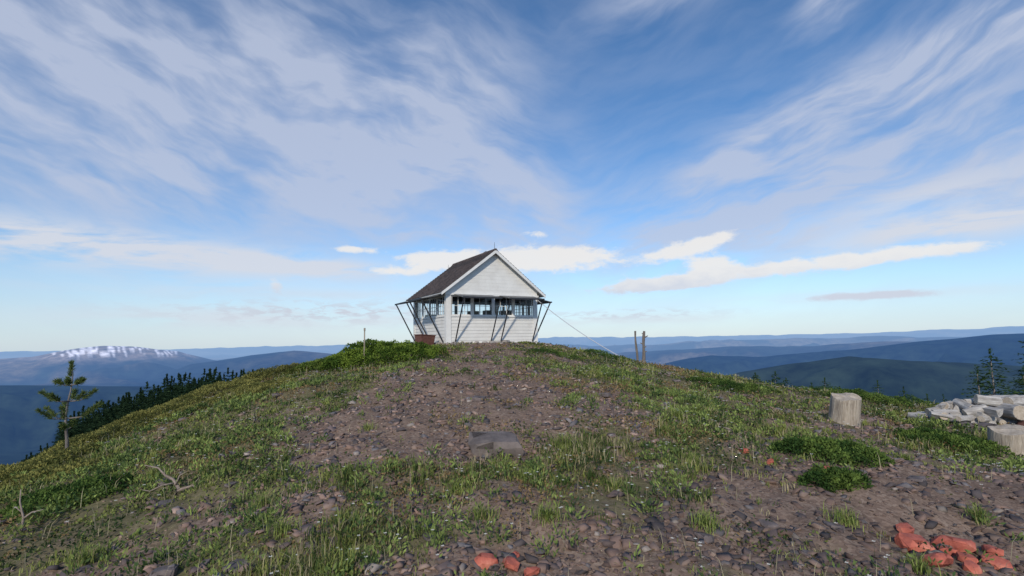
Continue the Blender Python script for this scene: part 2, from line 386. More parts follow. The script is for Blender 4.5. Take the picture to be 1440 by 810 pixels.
# grass
x,y=scatter(42000,2.6,24,pw=1.15)
v=vegmap(x,y);gc=fbm(x*1.7+7,y*1.2,72,3)
keep=(rng.uniform(0,1,len(x))<v*.85*sst(gc,.38,.62)+.05)&~incabin(x,y,.2)
x,y,v,gc=x[keep],y[keep],v[keep],gc[keep]
k=8;r=np.hypot(x,y)
tx=np.repeat(x,k);ty=np.repeat(y,k);tr=np.repeat(r,k)
hs=np.repeat((.022+.11*sst(gc,.5,.78)**1.5+.06*rng.uniform(0,1,len(x))**4)*(.65+.5*v),k)*rng.uniform(.5,1.25,len(tx))
sp=np.repeat(rng.uniform(.010,.055,len(x)),k)
tx=tx+rng.normal(0,1,len(tx))*sp;ty=ty+rng.normal(0,1,len(tx))*sp
P=np.stack([tx,ty,height(tx,ty)-.006],-1)
tone=fbm(tx*1.1,ty*1.1,81,4)+rng.normal(0,.05,len(tx))+np.repeat(rng.normal(0,.16,len(x)),k)
t=sst(tone,.3,.7)[:,None]
cg=np.array([.065,.105,.032])*(1-t)+np.array([.31,.34,.10])*t
dry=(np.repeat(rng.uniform(0,1,len(x)),k)<.20)[:,None]
cg=np.where(dry,np.array([.42,.36,.21]),cg)*rng.uniform(.75,1.2,(len(tx),1))
Vb,Tb,Cb=blades(P,hs,.0035+.0009*tr,rng.uniform(.1,.95,len(tx)),cg)
x,y=scatter(2800,2.7,16);kk=rng.uniform(0,1,len(x))<vegmap(x,y)*.8+.1;x,y=x[kk],y[kk];n=len(x)
P=np.stack([x,y,height(x,y)],-1)
Vd,Td,Cd=blades(P,rng.uniform(.10,.24,n),.0022+.0005*np.hypot(x,y),rng.uniform(.05,.7,n),np.tile([.48,.42,.27],(n,1))*rng.uniform(.7,1.1,(n,1)))
Tb=np.vstack([Tb,Td+len(Vb)]);Vb=np.vstack([Vb,Vd]);Cb=np.vstack([Cb,Cd])
g=mesh_tri("grass",Vb,Tb,LEAF,Cb);set_meta(g,kind="stuff",label="short patchy green mountain grass on stony soil",category="grass")

# broad-leaf ground cover
x,y=scatter(125000,2.5,22,pw=1.1)
v=vegmap(x+.3,y-.2);cl=fbm(x*1.9,y*1.3,101,4)
keep=(rng.uniform(0,1,len(x))<sst(cl*.85+v*.5,.55,.88))&~incabin(x,y,.1)
x,y,cl=x[keep],y[keep],cl[keep];r=np.hypot(x,y)
P=np.stack([x,y,height(x,y)+rng.uniform(0,.08,len(x))*sst(cl,.45,.7)],-1)
D=randdirs(len(x),.45);S=sides(D)
t=sst(fbm(x*2.5,y*2.5,121,3)+rng.normal(0,.10,len(x)),.35,.7)[:,None]
cc=np.array([.05,.08,.032])*(1-t)+np.array([.24,.27,.08])*t
rd=(fbm(x*.9+3,y*.9,127,3)+rng.normal(0,.06,len(x))>.62)[:,None]
cc=np.where(rd,np.array([.26,.18,.09]),cc)
cc=cc*rng.uniform(.65,1.3,(len(x),1))
Vb,Tb,Cb=leaves(P,D,S,.018+.0032*r,.010+.0017*r,cc)
x,y=scatter(5200,2.7,13,pw=1.0);v=vegmap(x,y);q=fbm(x*1.3+30,y*1.0,151,3)
kk=rng.uniform(0,1,len(x))<v*sst(q,.40,.58);x,y,q=x[kk],y[kk],q[kk];m=20;n0=len(x)
hh=np.repeat(rng.uniform(.04,.13,n0),m);cx_=np.repeat(x,m);cy_=np.repeat(y,m);n=len(cx_)
lx=rng.normal(0,.025,n)*(1+hh*6);ly=rng.normal(0,.025,n)*(1+hh*6)
P=np.stack([cx_+lx,cy_+ly,height(cx_+lx,cy_+ly)+rng.uniform(0,1,n)*hh],-1)
D=norm(np.stack([lx*12+rng.normal(0,.3,n),ly*12+rng.normal(0,.3,n),rng.uniform(.2,1.4,n)],-1))
tt=np.clip(np.repeat(rng.uniform(0,1,n0),m)+rng.normal(0,.15,n),0,1)[:,None]
cc=np.array([.065,.11,.042])*(1-tt)+np.array([.31,.38,.11])*tt
rr_=np.hypot(cx_,cy_)
V2,T2,C2=leaves(P,D,sides(D),.032+.0028*rr_,.011+.0013*rr_,cc*rng.uniform(.75,1.2,(n,1)))
Tb=np.vstack([Tb,T2+len(Vb)]);Vb=np.vstack([Vb,V2]);Cb=np.vstack([Cb,C2])
g=mesh_tri("ground_cover",Vb,Tb,LEAF,Cb);set_meta(g,kind="stuff",label="low leafy plants creeping between stones",category="ground cover")

# shale fragments
x,y=scatter(62000,2.4,21,pw=1.2)
v=vegmap(x,y);cl=fbm(x*1.3,y*1.3,131,3)
keep=(rng.uniform(0,1,len(x))<(1-v)**.9*(.3+1.0*sst(cl,.35,.65))+.22*sst(cl,.42,.6)+.05)&~incabin(x,y,.05)
x,y=x[keep],y[keep];n=len(x);r=np.hypot(x,y)
sz=(.007+.042*rng.uniform(0,1,n)**4.5+.0009*r)
base=np.array([(-1,-1,-1),(1,-1,-1),(1,1,-1),(-1,1,-1),(-1,-1,1),(1,-1,1),(1,1,1),(-1,1,1)],float)
B=np.repeat(base[None],n,0)+rng.uniform(-.45,.45,(n,8,3))
B[:,4:,:2]*=rng.uniform(.5,.95,(n,1,1))
B=B*np.stack([sz,sz*rng.uniform(.5,1,n),sz*rng.uniform(.15,.4,n)],-1)[:,None,:]
def rotm(n,tilt):
    a=rng.uniform(0,2*math.pi,n);b=rng.normal(0,tilt,n);c=rng.normal(0,tilt,n)
    ca,sa,cb,sb,cc_,sc=np.cos(a),np.sin(a),np.cos(b),np.sin(b),np.cos(c),np.sin(c);o=np.zeros(n);i=np.ones(n)
    Rz=np.stack([ca,-sa,o,sa,ca,o,o,o,i],-1).reshape(n,3,3);Rx=np.stack([i,o,o,o,cb,-sb,o,sb,cb],-1).reshape(n,3,3)
    Ry=np.stack([cc_,o,sc,o,i,o,-sc,o,cc_],-1).reshape(n,3,3);return Rx@Ry@Rz
B=np.einsum('nij,nkj->nki',rotm(n,.3),B)
B=B+np.stack([x,y,height(x,y)+sz*.15],-1)[:,None,:]
ft=np.array([(0,2,1),(0,3,2),(4,5,6),(4,6,7),(0,1,5),(0,5,4),(1,2,6),(1,6,5),(2,3,7),(2,7,6),(3,0,4),(3,4,7)])
T=(np.arange(n)[:,None,None]*8+ft[None]).reshape(-1,3)
pal=np.array([(.17,.13,.12),(.26,.18,.145),(.10,.085,.085),(.18,.17,.175),(.32,.235,.19),(.16,.11,.092),(.36,.32,.28)])
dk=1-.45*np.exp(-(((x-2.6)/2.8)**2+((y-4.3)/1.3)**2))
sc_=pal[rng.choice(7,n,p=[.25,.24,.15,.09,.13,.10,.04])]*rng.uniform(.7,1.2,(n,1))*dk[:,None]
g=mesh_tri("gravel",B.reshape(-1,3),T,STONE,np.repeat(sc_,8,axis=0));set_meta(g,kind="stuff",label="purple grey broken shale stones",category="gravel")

# flowers
x,y=scatter(3800,2.8,19,pw=1.0)
v=vegmap(x,y);cl=fbm(x*.8+20,y*.8,141,3)
keep=(rng.uniform(0,1,len(x))<sst(cl+.10*(x>1),.40,.62)*v);x,y=x[keep],y[keep];n=len(x)
Cn=np.stack([x,y,height(x,y)+rng.uniform(.05,.12,n)],-1);Vs=[];Ts=[];Cs=[];o=0
r=np.hypot(x,y)
for i in range(5):
    a=2*math.pi*i/5+rng.uniform(0,.3,n)
    D=norm(np.stack([np.cos(a),np.sin(a),.25+0*a],-1));S=norm(np.cross(D,np.array([0,0,1.])))
    a1,b1,c1=leaves(Cn,D,S,.009+.0014*r,.008+.0012*r,np.tile([.82,.80,.70],(n,1)))
    Vs.append(a1);Ts.append(b1+o);Cs.append(c1);o+=len(a1)
P0=Cn.copy();P0[:,2]=height(x,y)
a1,b1,c1=blades(P0,Cn[:,2]-P0[:,2],np.full(n,.004),np.full(n,.02),np.tile([.08,.13,.04],(n,1)))
Vs.append(a1);Ts.append(b1+o);Cs.append(c1)
g=mesh_tri("wildflowers",np.vstack(Vs),np.vstack(Ts),LEAF,np.vstack(Cs));set_meta(g,kind="stuff",label="tiny white wildflowers dotted through the grass",category="flowers")

# ---------------------------------------------------------------- shrubs
def shrub(name,cx,cy,rx,ry,h,n,c1,c2,ls,label,cat="shrub",group=None,rot=0,upright=.5):
    u=rng.uniform(0,1,n)**.5;a=rng.uniform(0,2*math.pi,n)
    lump=.65+.7*fbm(np.cos(a)*1.9+cx,np.sin(a)*1.9+cy,7,3)
    lx=u*np.cos(a)*rx*lump;ly=u*np.sin(a)*ry*lump
    X0=cx+lx*math.cos(rot)-ly*math.sin(rot);Y0=cy+lx*math.sin(rot)+ly*math.cos(rot)
    hh=h*np.sqrt(np.maximum(1-u**2.2,0))*(.55+.9*fbm(X0*3.2/max(rx,.3),Y0*3.2/max(rx,.3),17,3))
    hh=hh+.25*h*(fbm(X0*9,Y0*9,23,2)-.5)
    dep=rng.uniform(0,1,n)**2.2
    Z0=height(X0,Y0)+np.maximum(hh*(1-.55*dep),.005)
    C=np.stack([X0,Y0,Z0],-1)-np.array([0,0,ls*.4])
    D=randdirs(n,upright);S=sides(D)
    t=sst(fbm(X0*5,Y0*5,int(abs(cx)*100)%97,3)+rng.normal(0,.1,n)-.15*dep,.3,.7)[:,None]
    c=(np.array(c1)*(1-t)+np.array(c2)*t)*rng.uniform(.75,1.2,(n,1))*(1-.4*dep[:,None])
    ox,oy,oz=cx,cy,gz(cx,cy)
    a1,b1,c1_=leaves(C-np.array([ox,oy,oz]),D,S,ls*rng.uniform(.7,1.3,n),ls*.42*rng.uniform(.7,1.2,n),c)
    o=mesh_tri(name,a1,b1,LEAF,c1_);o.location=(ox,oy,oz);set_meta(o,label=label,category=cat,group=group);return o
G1=(.08,.13,.03);G2=(.23,.30,.065);O1=(.11,.12,.04);O2=(.33,.31,.095)
shrub("juniper_shrub",-3.85,15.2,1.85,1.1,.56,27000,(.06,.11,.022),(.24,.33,.055),.06,"dense bright green mounded shrub beside the cabin path")
shrub("juniper_shrub",-5.6,15.6,1.2,.7,.30,9000,G1,G2,.055,"low green shrub mat on the hill edge",group="low shrub mats")
jl="low olive green shrub mat on the hill edge"
for (a,b,rx,ry,h,n) in [(-7.2,15.5,1.3,.8,.26,8000),(-8.2,14.2,1.3,.9,.22,8000),(-8.8,12.6,1.2,.9,.2,7000),(-6.6,13,1.2,.8,.15,5000),(-9.2,11.2,1.0,.8,.2,6000),(-7.6,11.2,1.1,.8,.12,5000),(-5.6,11.8,1.0,.7,.12,4000),(-7.8,8.6,1.0,.9,.2,6000),(-6.4,7.4,.8,.7,.16,4500),(-9.4,9.3,1.1,.8,.25,6000)]:
    shrub("juniper_shrub",a,b,rx,ry,h,n,O1,O2,.05,jl,group="low shrub mats")
dl="dark green prostrate juniper on stony ground"
for (a,b,rx,ry,h,n,rt) in [(3.6,6.1,.6,.4,.2,7000,.2),(3.0,5.0,.28,.2,.14,2500,.2),(6.6,7.9,.9,.45,.2,8000,.1),(5.1,12.0,1.0,.5,.15,6000,0),(7.9,7.0,.7,.4,.2,7000,0),(8.6,12.6,1.0,.5,.2,6000,0),(-4.9,5.8,.6,.5,.15,5000,0),(9.3,14.8,1.2,.5,.22,6000,0),(1.2,15,.8,.5,.12,3000,0),(3.0,16.5,.9,.5,.14,3500,0),(11.2,14.4,1.2,.5,.3,6000,0)]:
    shrub("juniper_shrub",a,b,rx,ry,h,n,(.045,.09,.026),(.16,.23,.055),.042,dl,group="prostrate junipers")
def tuft(cx,cy,rad,h,n,c1,c2,label):
    a=rng.uniform(0,6.28,n);u=np.minimum(np.abs(rng.normal(0,.5,n)),1.0)*rad;X0=cx+u*np.cos(a);Y0=cy+u*np.sin(a)
    P=np.stack([X0,Y0,height(X0,Y0)],-1)-np.array([cx,cy,gz(cx,cy)])
    t=rng.uniform(0,1,(n,1));c=np.array(c1)*(1-t)+np.array(c2)*t
    c=np.where(rng.uniform(0,1,(n,1))<.15,np.array([.36,.31,.17]),c)
    v_,t_,c_=blades(P,h*rng.uniform(.3,1.15,n),np.full(n,.006),rng.uniform(.1,1.2,n),c)
    o=mesh_tri("grass_tuft",v_,t_,LEAF,c_);o.location=(cx,cy,gz(cx,cy));set_meta(o,label=label,category="grass tuft",group="tall grass tufts")
for (a,b,rad,h,n) in [(.55,5.9,.14,.2,260),(1.9,5.6,.13,.17,160),(-.25,4.1,.12,.13,150),(.25,4.0,.16,.13,200),(-2.2,4.6,.15,.17,200),(-3.3,4.1,.12,.17,150),(1.4,3.9,.14,.14,200),(2.6,4.2,.15,.14,180),(3.9,4.5,.12,.16,150),(-1.2,5.2,.14,.13,150),(-.5,4.7,.16,.13,200),(.1,4.9,.16,.13,200),(-.1,5.3,.16,.12,200),(.9,4.7,.1,.14,120),(4.6,6.2,.13,.15,150),(-4.3,6.3,.15,.17,170),(2.7,3.6,.12,.15,150),(-1.7,3.9,.13,.15,160),(2.3,7.4,.14,.18,150),(1.9,6.6,.14,.18,150),(4.2,7.5,.14,.16,150),(-1.9,6.8,.13,.12,120)]:
    tuft(a,b,rad,h,n,(.13,.19,.045),(.38,.43,.13),"bright green tuft of tall grass")

# ---------------------------------------------------------------- rocks
def rock(name,x,y,sx,sy,sz,mat,label,cat="rock",group=None,rz=0,seed=0,tilt=0,lift=.3,jit=.16):
    import bmesh
    bm=bmesh.new();bmesh.ops.create_cube(bm,size=2)
    bmesh.ops.subdivide_edges(bm,edges=bm.edges[:],cuts=2,use_grid_fill=True)
    rn=random.Random(seed)
    for v_ in bm.verts:
        p=v_.co.copy();l=p.length
        q=p*((.72+.28/l*1.25) if jit<.2 else (.2+.8/l*1.2))
        v_.co=q+Vector([rn.uniform(-jit,jit) for _ in range(3)])
    bmesh.ops.convex_hull(bm,input=bm.verts[:])
    for e in [f for f in bm.verts if not f.link_faces]: bm.verts.remove(e)
    for v_ in bm.verts: v_.co=Vector((v_.co.x*sx,v_.co.y*sy,v_.co.z*sz))
    me=bpy.data.meshes.new(name);bm.to_mesh(me);bm.free();me.materials.append(mat)
    o=bpy.data.objects.new(name,me);COL.objects.link(o)
    o.location=(x,y,gz(x,y)+sz*lift);o.rotation_euler=(tilt,tilt*.5,rz)
    b=o.modifiers.new("bevel",'BEVEL');b.width=min(sx,sy,sz)*.08;b.segments=2
    set_meta(o,label=label,category=cat,group=group);return o
SLAB=noise_mat("grey_brown_slab",(.095,.075,.067),(.22,.175,.155),5,.85,.6,c3=(.155,.125,.11))
rock("stone_slab",-.21,5.85,.26,.22,.095,SLAB,"flat grey brown stone slab lying in grass",rz=.15,seed=3,lift=.6,tilt=.10)
for i,(a,b,s) in enumerate([(3.00,4.02,.10),(3.22,3.84,.065),(3.33,4.08,.105),(2.92,3.72,.075),(3.12,4.28,.06),(3.42,3.82,.08),(3.10,3.66,.05),(3.55,4.0,.055),(3.20,3.98,.05)]):
    rock("red_rock",a,b,s,s*.75,s*.5,ROCKR,"brick red rock on shale gravel",group="brick red rocks",rz=i*1.1,seed=20+i,tilt=.25,lift=.75,jit=.3)
for i,(a,b,s) in enumerate([(-.19,3.46,.062),(-.03,3.44,.055),(.10,3.40,.042),(.0,3.56,.03),(3.2,5.35,.065),(2.62,6.0,.045),(2.78,5.72,.04)]):
    rock("red_rock",a,b,s,s*.75,s*.55,ROCKR,"brick red rock half buried in grass",group="brick red rocks",rz=i*1.7,seed=40+i,tilt=.2,lift=.75,jit=.3)
for i in range(100):
    a=random.uniform(-.72,.78);d=random.uniform(3.4,14);xx=math.sin(a)*d;yy=math.cos(a)*d
    s=random.uniform(.03,.09)*(1.25 if d>6 else .8)
    rock("shale_rock",xx,yy,s,s*random.uniform(.6,.9),s*random.uniform(.2,.4),ROCKG,"broken grey purple shale rock in the grass",group="loose shale rocks",rz=random.uniform(0,6),seed=100+i,tilt=random.uniform(-.2,.2),lift=.35)
for i,(a,b,s) in enumerate([(8.35,9.2,.17),(8.75,9.0,.15),(9.2,9.3,.2),(8.1,9.4,.1),(8.1,10.3,.12)]):
    rock("boulder",a,b,s,s*.8,s*.6,RUST if i in(1,2) else ROCKG,"brown boulder beside the stacked logs",cat="rock",group="boulders by the woodpile",rz=i,seed=300+i,jit=.25)

# ---------------------------------------------------------------- cabin
CS=.955
AC=math.radians(28.4);CX,CY=-1.75,22.85;BZ=1.45
cab=empty("fire_lookout_cabin",(CX,CY,BZ),AC);cab.scale=(CS,CS,1)
set_meta(cab,label="white wooden fire lookout cabin with gabled roof on stony hilltop",category="cabin")
w=4.27/2
def sideM(k): return Matrix.Rotation(k*math.pi/2,4,'Z')
ZS,ZW,ZT=1.13,1.93,2.02
for k in range(4):
    M=sideM(k);mb=MB()
    nb=8;bh=(ZS-.05)/nb
    for i in range(nb):
        z0=.02+i*bh;z1=z0+bh-.008
        mb.hexa([(-w+.06,-w-.030,z0),(w-.06,-w-.030,z0),(w-.06,-w+.03,z0),(-w+.06,-w+.03,z0),(-w+.06,-w-.016,z1),(w-.06,-w-.016,z1),(w-.06,-w+.03,z1),(-w+.06,-w+.03,z1)],0,M)
    mb.box(-w+.065,w-.065,-w-.008,-w+.025,.02,ZS-.035,2,M)
    mb.box(-w+.06,w-.06,-w-.05,-w+.06,ZS-.03,ZS+.03,1,M)
    mb.box(-w+.06,w-.06,-w-.018,-w+.05,ZW,ZT+.02,1,M)
    for j in range(5):
        u=-w+.16+(2*w-.32)*j/4
        if 0<j<4: mb.box(u-.045,u+.045,-w-.012,-w+.05,ZS+.03,ZW,1,M)
    wl=mb.obj("wall",[PAINT,TRIM,GROOVE],parent=cab)
    for j in range(4):
        u0=-w+.16+(2*w-.32)*j/4+.045;u1=-w+.16+(2*w-.32)*(j+1)/4-.045
        mb=MB();z0,z1=ZS+.032,ZW-.002;f=.03
        mb.box(u0,u1,-w-.004,-w+.03,z0,z0+f,0,M);mb.box(u0,u1,-w-.004,-w+.03,z1-f,z1,0,M)
        mb.box(u0,u0+f,-w-.004,-w+.03,z0+f,z1-f,0,M);mb.box(u1-f,u1,-w-.004,-w+.03,z0+f,z1-f,0,M)
        for q in (1,2):
            uu=u0+(u1-u0)*q/3;mb.box(uu-.010,uu+.010,-w+.002,-w+.024,z0+f,z1-f,0,M)
        zz=(z0+z1)/2;mb.box(u0+f,u1-f,-w+.004,-w+.022,zz-.010,zz+.010,0,M)
        wo=mb.obj("window",TRIM,parent=cab)
        mb=MB();mb.face([M@Vector(p) for p in ((u0+f,-w+.013,z0+f),(u1-f,-w+.013,z0+f),(u1-f,-w+.013,z1-f),(u0+f,-w+.013,z1-f))])
        mb.obj("glass",GLASS,parent=wo)
    mb=MB();mb.box(-w-.05,-w+.17,-w-.052,-w+.06,-.05,ZT+.2,0,M);mb.obj("corner_post",TRIM,parent=cab)
    mb=MB();mb.box(w-.165,w-.053,-w-.045,-w+.02,-.03,ZT+.03,0,M);mb.obj("corner_board",TRIM,parent=cab)
mb=MB();mb.box(-w+.07,w-.07,-w+.07,w-.07,.2,.3);mb.obj("floor",INT,parent=cab)
mb=MB();mb.box(-w+.1,w-.1,-w+.1,w-.1,2.04,2.08);mb.obj("ceiling",INT,parent=cab)
mb=MB();mb.box(-.3,.3,-.3,.3,.3,1.15);mb.tube([(0,0,1.15),(0,0,1.45)],[.28,.28],16);mb.obj("fire_finder_stand",INT,parent=cab)
mb=MB();mb.box(-1.7,-.7,1.2,1.95,.3,1.35);mb.obj("cabinet",INT,parent=cab)
mb=MB();mb.box(1.4,1.9,1.5,1.95,.3,1.6);mb.obj("cupboard",INT,parent=cab)
rp=1.8/2.45;RA=3.86;ex=2.47;ey=w+.28;th=.07
roof=None
for sg in (-1,1):
    mb=MB();mb.hexa([(0,-ey,RA-th),(0,ey,RA-th),(sg*ex,ey,RA-rp*ex-th),(sg*ex,-ey,RA-rp*ex-th),(0,-ey,RA),(0,ey,RA),(sg*ex,ey,RA-rp*ex),(sg*ex,-ey,RA-rp*ex)],1)
    nC=20
    for i in range(nC):
        a0=ex*i/nC;a1=ex*(i+1)/nC+.02
        if a1>ex+.03:a1=ex+.03
        yj=ey+.02
        mb.hexa([(sg*a0,-yj,RA-rp*a0+.003),(sg*a0,yj,RA-rp*a0+.003),(sg*a1,yj,RA-rp*a1+.003),(sg*a1,-yj,RA-rp*a1+.003),
                 (sg*a0,-yj,RA-rp*a0+.006),(sg*a0,yj,RA-rp*a0+.006),(sg*a1,yj,RA-rp*a1+.035),(sg*a1,-yj,RA-rp*a1+.035)],0)
    r_=mb.obj("roof",[SHING,PAINT2],parent=cab)
    if roof is None:roof=r_
    for sy in (-1,1):
        mb=MB();y0=sy*(ey-.0);y1=sy*(ey+.03)
        ya,yb=min(y0,y1),max(y0,y1)
        mb.hexa([(sg*.001,ya,RA-.14),(sg*.001,yb,RA-.14),(sg*ex,yb,RA-rp*ex-.12),(sg*ex,ya,RA-rp*ex-.12),(sg*.001,ya,RA-.004),(sg*.001,yb,RA-.004),(sg*ex,yb,RA-rp*ex-.004),(sg*ex,ya,RA-rp*ex-.004)])
        mb.obj("barge_board",TRIM,parent=r_)
mb=MB()
mb.hexa([(-.1,-ey-.03,RA-.04),(.1,-ey-.03,RA-.04),(.1,ey+.03,RA-.04),(-.1,ey+.03,RA-.04),(-.03,-ey-.03,RA+.05),(.03,-ey-.03,RA+.05),(.03,ey+.03,RA+.05),(-.03,ey+.03,RA+.05)])
mb.obj("ridge_cap",SHING,parent=roof)
for sy in (-1,1):
    mb=MB();z=ZT+.02;bh=.15
    while z<RA-.12:
        z1=min(z+bh,RA-.10)
        h0=min((RA-.08-z)/rp,w+.05);h1=min((RA-.08-z1)/rp,w+.05)
        yo=w+.05;M=Matrix.Identity(4) if sy<0 else Matrix.Rotation(math.pi,4,'Z')
        mb.hexa([(-h0,-yo-.005,z),(h0,-yo-.005,z),(h0,-yo+.06,z),(-h0,-yo+.06,z),(-h1,-yo,z1),(h1,-yo,z1),(h1,-yo+.06,z1),(-h1,-yo+.06,z1)],0,M);z+=bh
    mb.box(-w-.1,w+.1,-w-.09,-w-.06,ZT-.06,ZT+.018,1,M)
    mb.obj("gable",[PAINT,TRIM],parent=cab)
mb=MB();mb.tube([(.22,-1.0,RA-.3),(.22,-1.0,RA+.1)],.08,12);mb.tube([(.22,-1.0,RA+.1),(.22,-1.0,RA+.17)],[.14,.03],12)
mb.obj("stove_pipe",noise_mat("grey_tin",(.2,.2,.2),(.35,.35,.35),10,.5,.1,metal=.6),parent=roof)
for (a,b,h) in ((0,-ey+.1,.32),(-1.0,.6,.45)):
    zb=RA-abs(a)*rp;mb=MB();mb.tube([(a,b,zb-.05),(a,b,zb+h)],[.012,.006],6);mb.obj("lightning_rod",DARKM,parent=roof)
SHUT=noise_mat("dark_grey_shutter_boards",(.10,.10,.10),(.20,.20,.195),5,.8,.1)
def shutter(k,u0,u1):
    M=sideM(k);mb=MB();n=7;zh,zo,out=1.965,1.80,.92
    for i in range(n):
        a0=i/n;a1=(i+1)/n-.012
        y0=-w-.10-out*a0;y1=-w-.10-out*a1;z0=zh+(zo-zh)*a0;z1=zh+(zo-zh)*a1
        mb.hexa([(u0,y1,z1),(u1,y1,z1),(u1,y0,z0),(u0,y0,z0),(u0,y1,z1+.022),(u1,y1,z1+.022),(u1,y0,z0+.022),(u0,y0,z0+.022)],0,M)
    for uu in (u0+.12,(u0+u1)/2,u1-.12):
        mb.hexa([(uu-.04,-w-.1-out,zo-.027),(uu+.04,-w-.1-out,zo-.027),(uu+.04,-w-.10,zh-.027),(uu-.04,-w-.10,zh-.027),(uu-.04,-w-.1-out,zo-.003),(uu+.04,-w-.1-out,zo-.003),(uu+.04,-w-.1,zh-.003),(uu-.04,-w-.1,zh-.003)],0,M)
    s=mb.obj("shutter",SHUT,parent=cab)
    mb=MB();mb.box(u0,u1,-w-.145-out,-w-.105-out,zo-.03,zo+.03,0,M);mb.obj("edge_rail",DARKM,parent=s)
    for uu in (u0+.06,u1-.06):
        mb=MB();p0=M@Vector((uu,-w-.08-out,zo-.02));p1=M@Vector((uu,-w-.07,.10));mb.tube([p0,p1],.030,6);mb.obj("strut",DARKM,parent=s)
for k in (0,3,1):
    shutter(k,-1.85,-.10);shutter(k,.25,1.95)
mb=MB();mb.box(-w-.02,w+.02,-w-.01,w+.02,-.5,-.055);fo=mb.obj("foundation",ROCKP,parent=cab)
mb=MB();mb.box(-w-.06,w+.06,-w-.06,w+.06,-.05,.018);mb.obj("sill_beam",TRIM,parent=cab)
ca,sa=math.cos(AC),math.sin(AC)
def c2w(u,v): return CX+CS*(u*ca-v*sa),CY+CS*(u*sa+v*ca)
for i in range(24):
    if i<15: u=-w-.1+(2*w+.5)*i/14;vv=-w-random.uniform(.12,.3)
    else: u=-w-random.uniform(.12,.3);vv=-w+4.2*(i-14)/10
    a,b=c2w(u,vv);s=random.uniform(.08,.16)
    rock("foundation_stone",a,b,s,s*.8,s*.55,ROCKP,"pale stone against the foot of the cabin wall",group="stones along the cabin foundation",rz=random.uniform(0,6),seed=500+i,lift=.25)

cr_x,cr_y=-3.5,20.4
cr=empty("rusty_box",(cr_x,cr_y,gz(cr_x,cr_y)),AC+.2);cr.rotation_euler=(0,.06,AC+.2);set_meta(cr,label="rusty brown metal box leaning by the cabin wall",category="box")
mb=MB();mb.hexa([(-.29,-.22,0),(.29,-.22,0),(.29,.22,0),(-.29,.22,0),(-.33,-.26,.40),(.33,-.26,.40),(.33,.26,.40),(-.33,.26,.40)]);mb.obj("box_body",RUST,parent=cr,bevel=.015)
mb=MB();mb.box(-.35,.35,-.28,.28,.403,.44);mb.obj("box_lid",RUST,parent=cr,bevel=.01)

mx_,my_=-4.15,14.4
mb=MB();zz=gz(mx_,my_);mb.tube([(0,0,-.1),(0,0,.85),],.018,8);mb.tube([(0,0,.85),(0,0,.93)],.026,8)
o=mb.obj("marker_stake",STUMPW);o.location=(mx_,my_,zz+.1);set_meta(o,label="thin weathered stake standing in the green shrub",category="stake")

p0=Vector((*c2w(w+.1,-w+.2),BZ+1.95));ax,ay=3.95,18.3;p1=Vector((ax,ay,gz(ax,ay)+.08))
pts=[];
for i in range(13):
    t=i/12;p=p0.lerp(p1,t);p.z-=.28*4*t*(1-t)*.5;pts.append(p)
mb=MB();mb.tube(pts,.015,6);o=mb.obj("guy_cable",noise_mat("steel_cable",(.45,.47,.5),(.6,.6,.62),20,.5,0));set_meta(o,label="slack steel guy cable from cabin corner to ground",category="cable")
mb=MB();mb.tube([(0,0,-.2),(-.05,.02,.22)],.02,6);o=mb.obj("anchor_stake",DARKM);o.location=(ax,ay,gz(ax,ay));set_meta(o,label="short iron stake holding the guy cable",category="stake")

def post(x,y,h,lean,rad,label,stubs):
    mb=MB();pts=[];rd=[]
    for i in range(8):
        t=i/7;pts.append((lean*t*h+.02*math.sin(t*6),.01*math.cos(t*5),-.15+t*(h+.15)));rd.append(rad*(1-.25*t)*random.uniform(.88,1.15))
    mb.tube(pts,rd,9,0,1,.12)
    for (t,a,l) in stubs:
        b=Vector((lean*t*h,0,t*h));mb.tube([b,b+Vector((math.cos(a)*l,math.sin(a)*l*.5,l*.5))],[rad*.45,rad*.25],6,0,1)
    o=mb.obj("wooden_post",[POSTW,CUT]);o.location=(x,y,gz(x,y));set_meta(o,label=label,category="post");return o
post(4.30,17.9,1.12,-.02,.045,"thin straight weathered wooden post in grass",[])
post(4.46,17.8,1.15,.09,.06,"knotty leaning weathered wooden post with branch stubs",[(.35,0,.12),(.6,3.1,.12),(.8,.2,.14),(.5,.3,.1),(.9,3,.08)])

def stump(x,y,r,h,label,rz,tl,tx=0):
    mb=MB();n=30
    prof=[r*(1+.05*math.sin(2*t+rz)+.03*math.sin(5*t+1)+random.uniform(-.025,.025)) for t in [2*math.pi*k/n for k in range(n)]]
    rings=[]
    for (z,s) in [(-.15,1.10),(0,1.06),(.3*h,1.0),(.6*h,.99),(.85*h,.98),(h,.96)]:
        rings.append(len(mb.v))
        for k in range(n):
            t=2*math.pi*k/n;rr=prof[k]*s*(1+random.uniform(-.012,.012))
            zz_=z if z<h else h+.03*math.sin(t+.6)+.02*math.sin(3*t)+random.uniform(-.008,.008)
            mb.v.append((rr*math.cos(t),rr*math.sin(t),zz_))
    for i in range(len(rings)-1):
        for k in range(n):
            k2=(k+1)%n;mb.f.append((rings[i]+k,rings[i]+k2,rings[i+1]+k2,rings[i+1]+k));mb.m.append(0)
    c=len(mb.v);mb.v.append((0,0,h+.005))
    for k in range(n): mb.f.append((rings[-1]+k,rings[-1]+(k+1)%n,c));mb.m.append(1)
    o=mb.obj("tree_stump",[STUMPW,CUT]);o.location=(x,y,gz(x,y));o.rotation_euler=(tl,tx,0);set_meta(o,label=label,category="stump");return o
stump(5.68,9.0,.235,.46,"pale sawn log round standing in grass",.4,.12,.08)
stump(7.38,7.8,.26,.38,"weathered grey sawn log round beside boulders",1.4,.04)

